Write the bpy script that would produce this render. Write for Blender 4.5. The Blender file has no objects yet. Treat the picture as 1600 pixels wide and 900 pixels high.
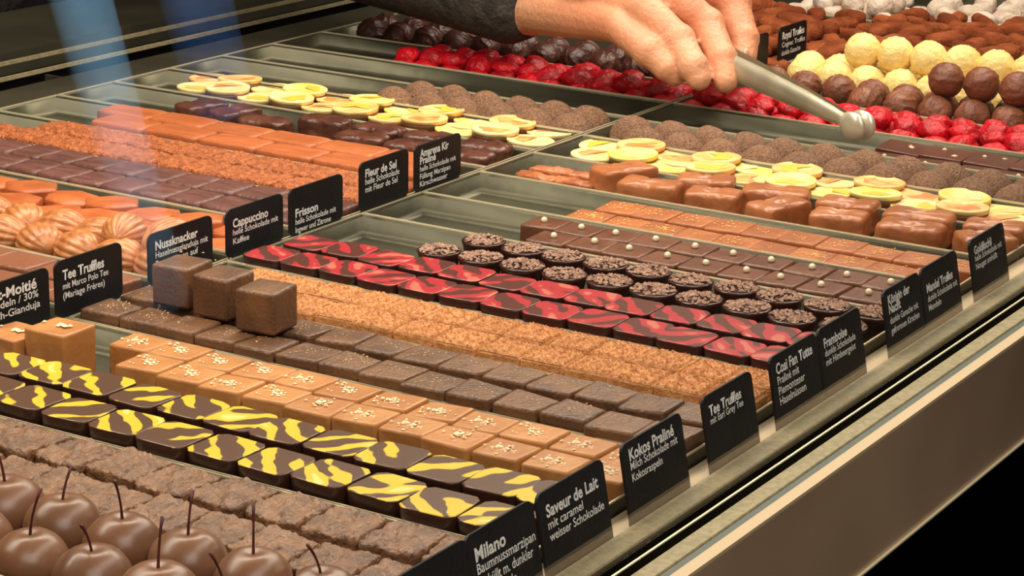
import bpy, bmesh, math, random
from mathutils import Vector, Matrix, noise, Quaternion

random.seed(7)
U = 0.35                                  # every length below is in units of 0.35 m
SC = bpy.context.scene
COL = SC.collection
def V(*a): return Vector(a)

# ------------------------------------------------------------------ camera
cd = bpy.data.cameras.new('camera'); cam = bpy.data.objects.new('camera', cd); COL.objects.link(cam)
cx = Vector((0.51983041, 0.22894658, -0.82301872))     # world axes seen from the camera
cy = Vector((-0.85388568, 0.16812943, -0.49255633))
cz = Vector((0.02560458, 0.95880966, 0.282893))
R = Matrix((cx, cy, cz))                  # rows = world axes, columns = camera axes
cam.matrix_world = Matrix.Translation((0, 0, 1.0*U)) @ R.to_4x4()
cd.sensor_width = 36.0; cd.lens = 3720.62/1600*36.0; cd.clip_start = 0.01; cd.clip_end = 60
SC.camera = cam

# ------------------------------------------------------------------ world, exposure, lights
w = bpy.data.worlds.new('world'); SC.world = w; w.use_nodes = True
w.node_tree.nodes['Background'].inputs[0].default_value = (1.0, 0.80, 0.58, 1)
w.node_tree.nodes['Background'].inputs[1].default_value = 0.05
SC.view_settings.view_transform = 'Standard'; SC.view_settings.look = 'None'
SC.view_settings.gamma = 1.0; SC.view_settings.use_curve_mapping = False
SC.view_settings.exposure = -0.04

def area(name, loc, target, sx, sy, power, col):
    l = bpy.data.lights.new(name, 'AREA'); l.shape = 'RECTANGLE'; l.size = sx*U; l.size_y = sy*U
    l.energy = power; l.color = col
    o = bpy.data.objects.new(name, l); COL.objects.link(o)
    o.location = Vector(loc)*U
    o.rotation_euler = (Vector(target)-Vector(loc)).to_track_quat('-Z', 'Y').to_euler()
    return o
area('case_lamp', (3.4, 2.55, 1.75), (3.2, 1.9, 0), 5.5, 0.30, 16.0, (1.0, 0.90, 0.73))
area('case_lamp_front', (3.2, 0.9, 2.1), (3.0, 1.7, 0), 5.0, 0.4, 7.5, (1.0, 0.91, 0.77))
area('added_shop_fill', (-0.8, -1.2, 4.2), (3.0, 1.8, 0), 3.0, 3.0, 24.0, (1.0, 0.89, 0.75))  # soft fill added behind the camera to lift the near sides
ld = bpy.data.lights.new('added_leg_spot', 'SPOT'); ld.energy = 2600; ld.color = (0.80, 0.92, 1.0)  # added spot, brightens the customer's jeans so their mirror image shows
ld.spot_size = math.radians(21); ld.spot_blend = 0.95; ld.shadow_soft_size = 0.2
lo = bpy.data.objects.new('added_leg_spot', ld); COL.objects.link(lo)
lo.location = Vector((3.5, 0.2, 3.2))*U
lo.rotation_euler = (Vector((7.62, -4.3, -.40))-Vector((3.5, 0.2, 3.2))).to_track_quat('-Z', 'Y').to_euler()

# ------------------------------------------------------------------ materials
def lin(c):
    return tuple(((x/255)/12.92 if x/255 <= .04045 else ((x/255+.055)/1.055)**2.4) for x in c)+(1,)
def mat(name, col, rough=.5, col2=None, nscale=60, bump=0, bscale=300, metal=0, spec=.5, sss=0, stretch=None, coat=0, lo_=.4, hi_=.6, vary=.0):
    m = bpy.data.materials.new(name); m.use_nodes = True; nt = m.node_tree
    b = nt.nodes['Principled BSDF']
    b.inputs['Roughness'].default_value = rough; b.inputs['Metallic'].default_value = metal
    b.inputs['Specular IOR Level'].default_value = spec; b.inputs['Coat Weight'].default_value = coat
    if sss: b.inputs['Subsurface Weight'].default_value = sss; b.inputs['Subsurface Radius'].default_value = (1, .35, .2); b.inputs['Subsurface Scale'].default_value = .004
    tc = nt.nodes.new('ShaderNodeTexCoord'); src = tc.outputs['Object']
    oi = nt.nodes.new('ShaderNodeObjectInfo')
    ad = nt.nodes.new('ShaderNodeVectorMath'); ad.operation = 'ADD'
    nt.links.new(src, ad.inputs[0])
    mu = nt.nodes.new('ShaderNodeMath'); mu.operation = 'MULTIPLY'; mu.inputs[1].default_value = 3.7
    nt.links.new(oi.outputs['Random'], mu.inputs[0]); nt.links.new(mu.outputs[0], ad.inputs[1])
    src = ad.outputs[0]
    if stretch:
        mp = nt.nodes.new('ShaderNodeMapping'); mp.inputs['Scale'].default_value = stretch
        mp.inputs['Rotation'].default_value = (0, 0, .5)
        nt.links.new(src, mp.inputs[0]); csrc = mp.outputs[0]
    else: csrc = src
    c1 = lin(col)
    if col2:
        n = nt.nodes.new('ShaderNodeTexNoise'); n.inputs['Scale'].default_value = nscale; n.inputs['Detail'].default_value = 3
        nt.links.new(csrc, n.inputs['Vector'])
        r = nt.nodes.new('ShaderNodeValToRGB'); r.color_ramp.elements[0].position = lo_; r.color_ramp.elements[1].position = hi_
        r.color_ramp.elements[0].color = c1; r.color_ramp.elements[1].color = lin(col2)
        nt.links.new(n.outputs[0], r.inputs[0]); cs = r.outputs[0]
    else:
        rgb = nt.nodes.new('ShaderNodeRGB'); rgb.outputs[0].default_value = c1; cs = rgb.outputs[0]
    if vary:
        hs = nt.nodes.new('ShaderNodeHueSaturation'); mr = nt.nodes.new('ShaderNodeMapRange')
        mr.inputs['To Min'].default_value = 1-vary; mr.inputs['To Max'].default_value = 1+vary
        nt.links.new(oi.outputs['Random'], mr.inputs['Value']); nt.links.new(mr.outputs[0], hs.inputs['Value'])
        nt.links.new(cs, hs.inputs['Color']); cs = hs.outputs[0]
    nt.links.new(cs, b.inputs['Base Color'])
    if bump:
        n2 = nt.nodes.new('ShaderNodeTexNoise'); n2.inputs['Scale'].default_value = bscale; n2.inputs['Detail'].default_value = 4
        nt.links.new(src, n2.inputs['Vector'])
        bp = nt.nodes.new('ShaderNodeBump'); bp.inputs['Strength'].default_value = bump; bp.inputs['Distance'].default_value = .0030
        nt.links.new(n2.outputs[0], bp.inputs['Height']); nt.links.new(bp.outputs[0], b.inputs['Normal'])
    return m
M = {}
M['caramel'] = mat('caramel_coating', (192, 134, 76), .42, (176, 116, 62), 40, .15, 250, vary=.08)
M['dark'] = mat('dark_chocolate', (116, 80, 52), .42, (94, 64, 42), 60, .3, 500, vary=.1)
M['nougat'] = mat('nougat', (214, 150, 90), .6, (188, 122, 68), 300, .5, 900, vary=.06)
M['coarse'] = mat('rough_milk_chocolate', (134, 95, 64), .40, (106, 74, 50), 120, .5, 500, vary=.08)
M['milano'] = mat('glossy_dark_chocolate', (62, 34, 24), .3, (52, 28, 20), 60, .1, 400)
M['milano_top'] = mat('yellow_transfer_print', (100, 70, 48), .32, (240, 208, 48), 46, .1, 300, stretch=(1, .28, 1), lo_=.52, hi_=.55)
M['cosi'] = mat('dark_shell', (58, 26, 22), .35, None, 60, .1, 300)
M['cosi_top'] = mat('red_transfer_print', (112, 58, 48), .3, (216, 66, 74), 50, .15, 300, stretch=(1, .35, 1), lo_=.40, hi_=.48)
M['cup'] = mat('cup_chocolate', (58, 26, 20), .3, None, 50, .1, 300)
M['cupnut'] = mat('cocoa_nib_crumb', (206, 166, 142), .5, (138, 98, 78), 420, .6, 900, lo_=.35, hi_=.65)
M['pearl_slab'] = mat('milk_chocolate', (114, 70, 48), .36, (98, 58, 40), 50, .15, 300, vary=.08)
M['pearl'] = mat('white_pearl', (240, 225, 190), .4)
M['gold'] = mat('light_milk_chocolate', (178, 106, 58), .4, (158, 90, 48), 50, .2, 300, vary=.06)
M['fleck'] = mat('golden_crumb', (238, 190, 105), .5)
M['salt'] = mat('white_flakes', (245, 228, 190), .5)
M['tan_crumb'] = mat('pale_tan_crumb', (208, 172, 122), .6)
M['fudge'] = mat('toffee_milk_chocolate', (180, 112, 68), .34, (160, 94, 54), 40, .25, 160, vary=.06)
M['dome'] = mat('cocoa_sugar_dome', (168, 124, 94), .6, (126, 90, 66), 600, .9, 1100, vary=.08, lo_=.38, hi_=.62)
M['cit_base'] = mat('citrus_base_chocolate', (120, 75, 45), .4)
M['cit_a'] = mat('lemon_cream_disc', (238, 208, 96), .5, (240, 222, 150), 70, .2, 300)
M['cit_b'] = mat('orange_cream_disc', (234, 176, 100), .5, (238, 208, 140), 70, .2, 300)
M['cit_c'] = mat('pale_cream_disc', (234, 204, 130), .5, (238, 216, 160), 70, .2, 300)
M['pulp_y'] = mat('lemon_pulp', (226, 196, 60), .4, (206, 190, 84), 160, .3, 400)
M['pulp_o'] = mat('orange_pulp', (228, 132, 66), .4, (238, 180, 110), 90, .3, 400)
M['red'] = mat('red_glaze', (214, 8, 32), .42, (170, 4, 22), 70, 1.0, 160, vary=.12)
M['milkball'] = mat('milk_truffle', (138, 82, 56), .45, (116, 66, 44), 60, .4, 300, vary=.08)
M['darkball'] = mat('dark_truffle', (88, 48, 38), .4, (70, 36, 30), 60, .3, 300, vary=.1)
M['cream'] = mat('cream_truffle', (252, 226, 150), .6, (244, 212, 130), 60, .6, 260)
M['cocoa'] = mat('cocoa_powder', (150, 80, 46), .9, (116, 56, 30), 60, .6, 500, spec=.1, vary=.16)
M['snow'] = mat('icing_sugar', (224, 206, 190), .8, (200, 176, 156), 90, .6, 400, spec=.2)
M['fleur'] = mat('orange_milk_chocolate', (188, 106, 60), .45, (170, 92, 50), 40, .3, 150, stretch=(3, .5, 1), vary=.06)
M['frisson'] = mat('rough_orange_chocolate', (198, 114, 62), .5, (150, 76, 36), 260, .9, 600, vary=.06, lo_=.35, hi_=.65)
M['capp'] = mat('mauve_brown_chocolate', (116, 76, 68), .42, (98, 62, 54), 60, .3, 250, stretch=(3, .6, 1), vary=.08)
M['nuss'] = mat('leaf_orange_chocolate', (194, 108, 60), .42, (172, 90, 48), 50, .25, 200, vary=.07)
M['fan'] = mat('golden_milk_chocolate', (176, 108, 62), .34, (200, 134, 82), 180, .1, 300, vary=.06)
M['square'] = mat('brown_square_chocolate', (134, 84, 60), .4, None, 50, .2, 300, vary=.06)
M['bow'] = mat('dark_bow_chocolate', (98, 58, 44), .32, (76, 42, 32), 50, .3, 180, vary=.1)
M['shard'] = mat('flaky_toffee', (196, 120, 76), .4, (160, 90, 52), 60, .6, 200)
M['bar'] = mat('thin_dark_bar', (96, 56, 42), .3, None, 50, .15, 200, vary=.08)
M['hazelnut'] = mat('chopped_nut', (228, 196, 150), .5)
M['cherry'] = mat('cherry_chocolate', (126, 86, 60), .34, (112, 76, 52), 30, .05, 120, vary=.05)
M['stem'] = mat('dry_red_stem', (92, 30, 24), .5, (60, 20, 18), 200)
M['steel'] = mat('tray_steel', (92, 89, 70), .42, (78, 75, 60), 12, .10, 90, metal=.65)
M['steel_dark'] = mat('black_tray', (26, 24, 22), .3)
M['rim'] = mat('rim_steel', (214, 202, 168), .35, metal=.35)
M['ledge'] = mat('beige_ledge', (150, 138, 106), .55, (134, 122, 92), 300, .2, 800, spec=.3)
M['ledge_cream'] = mat('cream_strip', (184, 162, 128), .5, None, spec=.3)
M['groove'] = mat('black_rubber', (10, 8, 6), 1.0, spec=0)
M['greenstrip'] = mat('grey_green_strip', (70, 76, 66), .5)
M['panel'] = mat('bronze_painted_reflections', (206, 176, 148), .30, (128, 102, 82), 3.2, .05, 20, metal=.3, lo_=.3, hi_=.7)  # broad noise blotches paint blurred reflections into the bronze
M['case_dark'] = mat('case_dark_metal', (70, 66, 50), .5, (56, 52, 40), 12, metal=.2)
M['black'] = mat('black_void', (7, 6, 6), 1.0, spec=0)
M['card'] = mat('black_card', (17, 17, 19), .5, (24, 24, 25), 40, .1, 500, spec=.3)
M['chalk'] = mat('white_lettering', (240, 240, 238), .6)
M['floor'] = mat('dark_floor_tile', (40, 34, 30), .5, (32, 27, 24), 3)
M['wall'] = mat('dark_wall', (26, 24, 22), .8)
M['skin'] = mat('skin', (226, 164, 126), .45, (214, 142, 106), 14, .35, 300, sss=.15)
M['nail'] = mat('fingernail', (238, 178, 150), .25)
M['jumper'] = mat('dark_grey_knit', (70, 63, 57), .9, (46, 41, 38), 90, .8, 260)
M['trousers'] = mat('black_trousers', (20, 20, 26), .8)
M['denim'] = mat('blue_denim', (120, 160, 182), .85, (96, 138, 162), 14, .5, 500)
M['denim_shaded'] = mat('shaded_blue_denim', (44, 78, 120), .85, (34, 62, 100), 14, .5, 500)  # same jeans, leg in shadow: the shade is put into the colour
M['coat'] = mat('black_coat', (14, 14, 16), .85)
M['hair'] = mat('brown_hair', (50, 34, 24), .6)
M['tongs'] = mat('brushed_steel', (226, 218, 196), .30, (202, 195, 172), 30, .05, 60, metal=.5)

def streak(name, base, c1, c2, th, scale, mask):
    m = mat(name, base, .34, None); nt = m.node_tree; b = nt.nodes['Principled BSDF']
    tc = [n for n in nt.nodes if n.type == 'VECT_MATH'][0].outputs[0]
    wv = nt.nodes.new('ShaderNodeTexWave'); wv.inputs['Scale'].default_value = scale; wv.inputs['Distortion'].default_value = 4.5
    wv.inputs['Detail'].default_value = 2.5; wv.inputs['Detail Scale'].default_value = 1.2; wv.bands_direction = 'DIAGONAL'
    nt.links.new(tc, wv.inputs['Vector'])
    nz = nt.nodes.new('ShaderNodeTexNoise'); nz.inputs['Scale'].default_value = mask; nt.links.new(tc, nz.inputs['Vector'])
    ad = nt.nodes.new('ShaderNodeMath'); ad.operation = 'MULTIPLY_ADD'; ad.inputs[1].default_value = 3.6; nt.links.new(nz.outputs[0], ad.inputs[0]); nt.links.new(wv.outputs['Fac'], ad.inputs[2])
    r = nt.nodes.new('ShaderNodeValToRGB'); r.color_ramp.interpolation = 'LINEAR'
    mr = nt.nodes.new('ShaderNodeMapRange'); mr.inputs['From Min'].default_value = .4; mr.inputs['From Max'].default_value = 4.0; nt.links.new(ad.outputs[0], mr.inputs['Value'])
    e = r.color_ramp.elements; e[0].position = th; e[0].color = lin(base); e[1].position = th+.03; e[1].color = lin(c1)
    x = e.new(min(.98, th+.20)); x.color = lin(c1); x = e.new(min(.99, th+.24)); x.color = lin(c2)
    nt.links.new(mr.outputs[0], r.inputs[0]); nt.links.new(r.outputs[0], b.inputs['Base Color'])
    return m
M['milano_top'] = streak('yellow_transfer_print', (90, 62, 44), (214, 184, 50), (228, 208, 118), .57, 34, 38)
M['cosi_top'] = streak('red_transfer_print', (88, 46, 36), (172, 46, 52), (194, 106, 88), .50, 34, 46)

gm = bpy.data.materials.new('case_glass'); gm.use_nodes = True; nt = gm.node_tree; nt.nodes.clear()
out = nt.nodes.new('ShaderNodeOutputMaterial'); mix = nt.nodes.new('ShaderNodeMixShader')
tr = nt.nodes.new('ShaderNodeBsdfTransparent'); gl = nt.nodes.new('ShaderNodeBsdfGlossy'); gl.inputs['Roughness'].default_value = 0.0
lw = nt.nodes.new('ShaderNodeLayerWeight'); lw.inputs['Blend'].default_value = .5
p5 = nt.nodes.new('ShaderNodeMath'); p5.operation = 'POWER'; p5.inputs[1].default_value = 5
ma = nt.nodes.new('ShaderNodeMath'); ma.operation = 'MULTIPLY_ADD'; ma.inputs[1].default_value = .955; ma.inputs[2].default_value = .045
nt.links.new(lw.outputs['Facing'], p5.inputs[0]); nt.links.new(p5.outputs[0], ma.inputs[0]); nt.links.new(ma.outputs[0], mix.inputs[0])
nt.links.new(tr.outputs[0], mix.inputs[1]); nt.links.new(gl.outputs[0], mix.inputs[2]); nt.links.new(mix.outputs[0], out.inputs[0])
M['glass'] = gm

# ------------------------------------------------------------------ mesh helpers (all in units, scaled by U when stored)
def finish(name, bm, mats, parent=None, smooth=True, link=True, loc=None):
    bmesh.ops.scale(bm, vec=(U, U, U), verts=bm.verts)
    me = bpy.data.meshes.new(name); 
    if smooth is not None:
        for f in bm.faces: f.smooth = bool(smooth)
    bm.normal_update(); bm.to_mesh(me); bm.free()
    for m in (mats if isinstance(mats, (list, tuple)) else [mats]): me.materials.append(m if not isinstance(m, str) else M[m])
    o = bpy.data.objects.new(name, me)
    if link: COL.objects.link(o)
    if parent: o.parent = parent
    if loc: o.location = Vector(loc)*U
    return o
def add_box(bm, x0, x1, y0, y1, z0, z1, mi=0):
    vs = [bm.verts.new((x, y, z)) for x in (x0, x1) for y in (y0, y1) for z in (z0, z1)]
    for q in ((0,1,3,2), (4,6,7,5), (0,4,5,1), (2,3,7,6), (0,2,6,4), (1,5,7,3)):
        f = bm.faces.new([vs[i] for i in q]); f.material_index = mi
def box(name, x0, x1, y0, y1, z0, z1, m, parent=None, bev=0):
    bm = bmesh.new(); add_box(bm, x0, x1, y0, y1, z0, z1)
    if bev: bmesh.ops.bevel(bm, geom=list(bm.edges), offset=bev, segments=2, affect='EDGES')
    return finish(name, bm, m, parent, smooth=False)
def tag(o, label=None, cat=None, group=None, kind=None):
    if label: o['label'] = label
    if cat: o['category'] = cat
    if group: o['group'] = group
    if kind: o['kind'] = kind
    return o
def struct(o): o['kind'] = 'structure'; return o
def slab_bm(sx, sy, sz, r=.006, taper=1.0, seg=2, jit=0, sag=0):
    """bevelled square praline standing on z = 0"""
    bm = bmesh.new(); add_box(bm, -sx/2, sx/2, -sy/2, sy/2, 0, sz)
    for v in bm.verts:
        if v.co.z < sz/2: v.co.x *= taper; v.co.y *= taper
        else: v.co.z += random.uniform(-jit, jit); v.co.x += random.uniform(-jit, jit); v.co.y += random.uniform(-jit, jit)
    bmesh.ops.bevel(bm, geom=list(bm.edges), offset=r, segments=seg, affect='EDGES', profile=.6)
    zc = sz - r*.4
    bm.normal_update()
    for f in bm.faces: f.smooth = max(abs(f.normal.x), abs(f.normal.y), abs(f.normal.z)) < .97
    return bm
def blob_bm(sx, sy, sz, n=10, e=4.0, amp=0, fs=30, seed=0, shape=None, flatbase=True):
    """rounded cube: superellipsoid exponent e, displaced by noise; stands on z = 0"""
    bm = bmesh.new(); bmesh.ops.create_cube(bm, size=2)
    bmesh.ops.subdivide_edges(bm, edges=list(bm.edges), cuts=n, use_grid_fill=True)
    off = Vector((seed*7.3, seed*3.1, seed*1.7))
    for v in bm.verts:
        p = v.co.copy(); l = (abs(p.x)**e+abs(p.y)**e+abs(p.z)**e)**(1/e); p /= l
        q = Vector((p.x*sx/2, p.y*sy/2, p.z*sz/2))
        if amp:
            nn = noise.noise(q*fs+off)+.6*noise.noise(q*fs*2.3+off)
            q += p.normalized()*amp*nn
        if shape: q = shape(q)
        q.z += sz/2
        if flatbase and q.z < 0: q.z = 0
        v.co = q
    return bm
def ball_bm(rx, ry, rz, nu=24, nv=16, f=None):
    bm = bmesh.new(); bmesh.ops.create_uvsphere(bm, u_segments=nu, v_segments=nv, radius=1)
    for v in bm.verts:
        p = v.co.copy(); k = f(p) if f else 1.0
        v.co = Vector((p.x*rx*k, p.y*ry*k, p.z*rz*k))
    zm = min(v.co.z for v in bm.verts)
    for v in bm.verts: v.co.z -= zm
    return bm
def crumbs_bm(pts, r0, r1, flat=.6):
    bm = bmesh.new()
    for p in pts:
        r = random.uniform(r0, r1); a = random.uniform(0, 6.28)
        d = [Vector((math.cos(a+k*math.pi/2), math.sin(a+k*math.pi/2), 0))*r*random.uniform(.7, 1.3) for k in range(4)]
        c = [bm.verts.new(p+x) for x in d]; t = bm.verts.new(p+V(0, 0, r*flat)); b = bm.verts.new(p-V(0, 0, r*flat*.6))
        for k in range(4):
            bm.faces.new((c[k], c[(k+1) % 4], t)); bm.faces.new((c[(k+1) % 4], c[k], b))
    return bm
def tube_bm(bm, pts, rad, n=8, cap=True):
    pts = [Vector(p) for p in pts]; rings = []
    t0 = (pts[1]-pts[0]).normalized(); up = t0.orthogonal().normalized()
    for i, p in enumerate(pts):
        t = (pts[min(i+1, len(pts)-1)]-pts[max(i-1, 0)]).normalized()
        up = (up-t*up.dot(t)).normalized(); s = t.cross(up)
        r = rad[i] if isinstance(rad, (list, tuple)) else rad
        rings.append([bm.verts.new(p+(up*math.cos(a)+s*math.sin(a))*r) for a in [2*math.pi*k/n for k in range(n)]])
    for a, b in zip(rings, rings[1:]):
        for k in range(n): bm.faces.new((a[k], a[(k+1) % n], b[(k+1) % n], b[k]))
    if cap: bm.faces.new(rings[0][::-1]); bm.faces.new(rings[-1])

PROTOS = []
def proto(name, bm, mats, parts=(), smooth=True):
    """unlinked prototype: root mesh plus child meshes; spawn() makes linked copies"""
    o = finish(name, bm, mats, link=False, smooth=smooth); o['_p'] = 1
    ch = []
    for pn, pbm, pm, kind, sm in parts:
        c = finish(pn, pbm, pm, link=False, smooth=sm)
        if kind: c['kind'] = kind
        ch.append(c)
    PROTOS.append((o, ch)); return (o, ch, name, [p[0] for p in parts])
def spawn(pr, loc, label, cat, group=None, rz=0.0, s=1.0, rot=None, kids=True):
    o0, ch, nm, pn = pr
    if ch:                                    # pralines with a topping: an Empty at the base that parents body and topping
        o = bpy.data.objects.new(nm, None); o.empty_display_size = .005; COL.objects.link(o)
        b = o0.copy(); b.name = 'chocolate_body'; COL.objects.link(b); del b['_p']; b.parent = o
    else:
        o = o0.copy(); o.name = nm; COL.objects.link(o); del o['_p']
    o.location = Vector(loc)*U; o.rotation_euler = rot if rot else (0, 0, rz); o.scale = (s, s, s) if not isinstance(s, (tuple, list)) else s
    o['label'] = label; o['category'] = cat
    if group: o['group'] = group
    if kids:
        for c0, n in zip(ch, pn):
            c = c0.copy(); c.name = n; COL.objects.link(c); c.parent = o
    return o
ORD = ['first','second','third','fourth','fifth','sixth','seventh','eighth','ninth','tenth','eleventh','twelfth','thirteenth','fourteenth','fifteenth','sixteenth','seventeenth','eighteenth','nineteenth','twentieth','twenty-first','twenty-second','twenty-third','twenty-fourth']
FL = -0.034        # top of the tray floors
def jr(a): return random.uniform(-a, a)
def file_of(protos, x, y0, pitch, n, look, where, cat, group, jx=.003, jy=.0015, ja=.045, z=FL, skip=(), js=.015, ref='from the card', quarter=False):
    """one file (lengthwise row) of pralines, counted from the end nearest to the viewer's cards"""
    for k in range(n):
        if k in skip: continue
        spawn(random.choice(protos), (x+jr(jx), y0+pitch*k+jr(jy), z), f'{look}, {ORD[k]} {ref}, {where}', cat, group, rz=jr(ja)+(random.randrange(4)*math.pi/2 if quarter else 0), s=1+jr(js))

# ------------------------------------------------------------------ the setting
struct(box('floor', -14, 24, -14, 14, -2.8, -2.7, 'floor'))
struct(box('wall_back', -14, 24, 9.0, 9.2, -2.7, 6, 'wall'))

# ------------------------------------------------------------------ display case
case = bpy.data.objects.new('display_case', None); COL.objects.link(case); case.location = (3*U, 2*U, -2.7*U)
tag(case, 'long steel and glass chocolate counter with bronze front panel', 'display case')
bpy.context.view_layer.update()
def cpart(o): o.parent = case; o.matrix_parent_inverse = Matrix.Translation(-Vector((3*U, 2*U, -2.7*U))); return o
X0, X1 = -1.5, 9.0
cpart(box('case_body', X0, X1, 1.10, 3.95, -2.7, -0.06, 'black'))
cpart(box('front_panel', X0, X1, 1.03, 1.045, -.167, -.004, 'panel'))
cpart(box('panel_edge_trim', X0, X1, 1.026, 1.046, -.170, -.1675, 'rim'))
cpart(box('cream_edge_strip', X0, X1, 1.03, 1.046, -.0035, .001, 'ledge_cream'))
cpart(box('grey_channel', X0, X1, 1.0465, 1.057, -.01, -.001, 'greenstrip'))
cpart(box('outer_ledge', X0, X1, 1.0575, 1.081, -.02, .001, 'ledge', bev=.001))
cpart(box('glass_channel', X0, X1, 1.0815, 1.117, -.05, -.001, 'groove'))
cpart(box('glass_seal', X0, X1, 1.0945, 1.0972, -.0009, .0008, 'rim'))
for x in (.4, 5.6): cpart(box('glass_clamp', x, x+.08, 1.090, 1.102, -.0009, .02, 'rim'))
cpart(box('inner_ledge', X0, X1, 1.1175, 1.147, -.05, .001, 'ledge', bev=.001))
cpart(box('card_shelf', X0, X1, 1.1475, 1.194, -.05, -.016, 'ledge_cream'))
cpart(box('front_glass_pane', X0, X1, 1.0945, 1.0972, .012, .98, 'glass'))
cpart(box('rear_ledge', X0, X1, 3.20, 3.32, -.05, -.006, 'case_dark', bev=.002))
cpart(box('door_rail', X0, X1, 3.385, 3.392, -.008, .0, 'ledge'))
cpart(box('door_rail', X0, X1, 3.498, 3.505, -.008, .0, 'ledge'))
cpart(box('rear_worktop', X0, X1, 3.58, 3.93, -.055, -.003, 'case_dark', bev=.002))
for k, (x, y) in enumerate(((3.74, 3.36), (3.80, 3.43), (4.65, 3.36), (5.1, 3.43))):
    cpart(box('rail_clip', x, x+.006, y-.04, y+.03, -.055, -.035, 'case_dark'))

# ------------------------------------------------------------------ trays
def tray(x0, x1, y0, y1, label, mfloor='steel'):
    g = .0015; x0 += g; x1 -= g; t = .004; d = .034
    prof = [(0, 0), (t*.5, .0), (t, -.003), (t+.003, -d+.010), (t+.006, -d+.004), (t+.012, -d), ]   # inset, height
    bm = bmesh.new(); rings = []
    def ring(i, z): return [bm.verts.new((x0+i, y0+i, z)), bm.verts.new((x1-i, y0+i, z)), bm.verts.new((x1-i, y1-i, z)), bm.verts.new((x0+i, y1-i, z))]
    rings.append(ring(0, -d-.004)); 
    for i, z in prof: rings.append(ring(i, z))
    for ri, (a, b) in enumerate(zip(rings, rings[1:])):
        for k in range(4):
            f = bm.faces.new((a[k], a[(k+1) % 4], b[(k+1) % 4], b[k])); f.smooth = ri > 2
    f = bm.faces.new(rings[-1]); f.smooth = False
    bm.faces.new(rings[0][::-1])
    o = bpy.data.objects.new('steel_tray', None); COL.objects.link(o)
    finish('pan', bm, mfloor, o, smooth=None)
    bm = bmesh.new(); e = .0022
    for (a, b, c, d_) in ((x0, x1, y0, y0+e), (x0, x1, y1-e, y1), (x0, x0+e, y0+e, y1-e), (x1-e, x1, y0+e, y1-e)): add_box(bm, a, b, c, d_, .0002, .0026)
    r = finish('tray_rim', bm, 'rim', o, smooth=False)
    r['label'] = 'bright polished rim'
    return tag(o, label, 'tray', 'narrow steel trays')
FX = [1.685, 1.865, 2.05, 2.227, 2.41, 2.59, 2.77, 2.95, 3.13, 3.31, 3.496, 3.68, 3.865, 4.05, 4.235, 4.425, 4.61, 4.79]
FN = ['chocolate cherries', 'rough milk chocolate squares', 'yellow-streaked dark squares', 'salted caramel squares', 'plain dark cubes', 'crumb-topped nougat squares',
      'red-printed dark squares', 'round crumb-topped cups', 'squares with a white pearl', 'gold-flecked milk squares', 'toffee coloured bows', 'citrus discs', 'sugared cocoa domes',
      'thin nut bars', 'red glazed sweets', 'ribbed milk truffle balls', 'cream coloured spiky balls']
for a, b, n in zip(FX, FX[1:], FN):
    tray(a, b, 1.197, 2.166, f'narrow steel tray in the front bay holding {n}', 'steel_dark' if a < 1.7 else 'steel')
tray(4.79, 5.38, 1.197, 2.166, 'wide steel tray in the front bay heaped with cocoa dusted truffles')
tray(5.38, 5.95, 1.197, 2.166, 'wide steel tray in the front bay heaped with sugar dusted truffles')
BX = [2.27, 2.45, 2.63, 2.81, 2.99, 3.17, 3.35, 3.53, 3.70, 3.88, 4.06, 4.24, 4.43, 4.61]
BN = ['gianduja squares at the left edge', 'plain brown squares', 'golden fan-ridged truffles', 'leaf-shaped orange brown pieces', 'mauve brown squares', 'rough orange brown squares', 'smooth orange brown bars',
      'dark bow-shaped pralines', 'citrus discs', 'sugared cocoa domes', 'nothing, between domes and red sweets', 'red glazed sweets, its far end empty', 'dark ribbed truffle balls']
for a, b, n in zip(BX, BX[1:], BN):
    tray(a, b, 2.172, 3.183, f'narrow steel tray in the rear bay holding {n}')
tray(4.61, 5.40, 2.172, 3.183, 'wide steel tray in the rear bay heaped with cocoa dusted truffles')
tray(5.40, 5.9, 2.172, 3.183, 'wide steel tray in the rear bay heaped with sugar dusted truffles')

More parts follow.
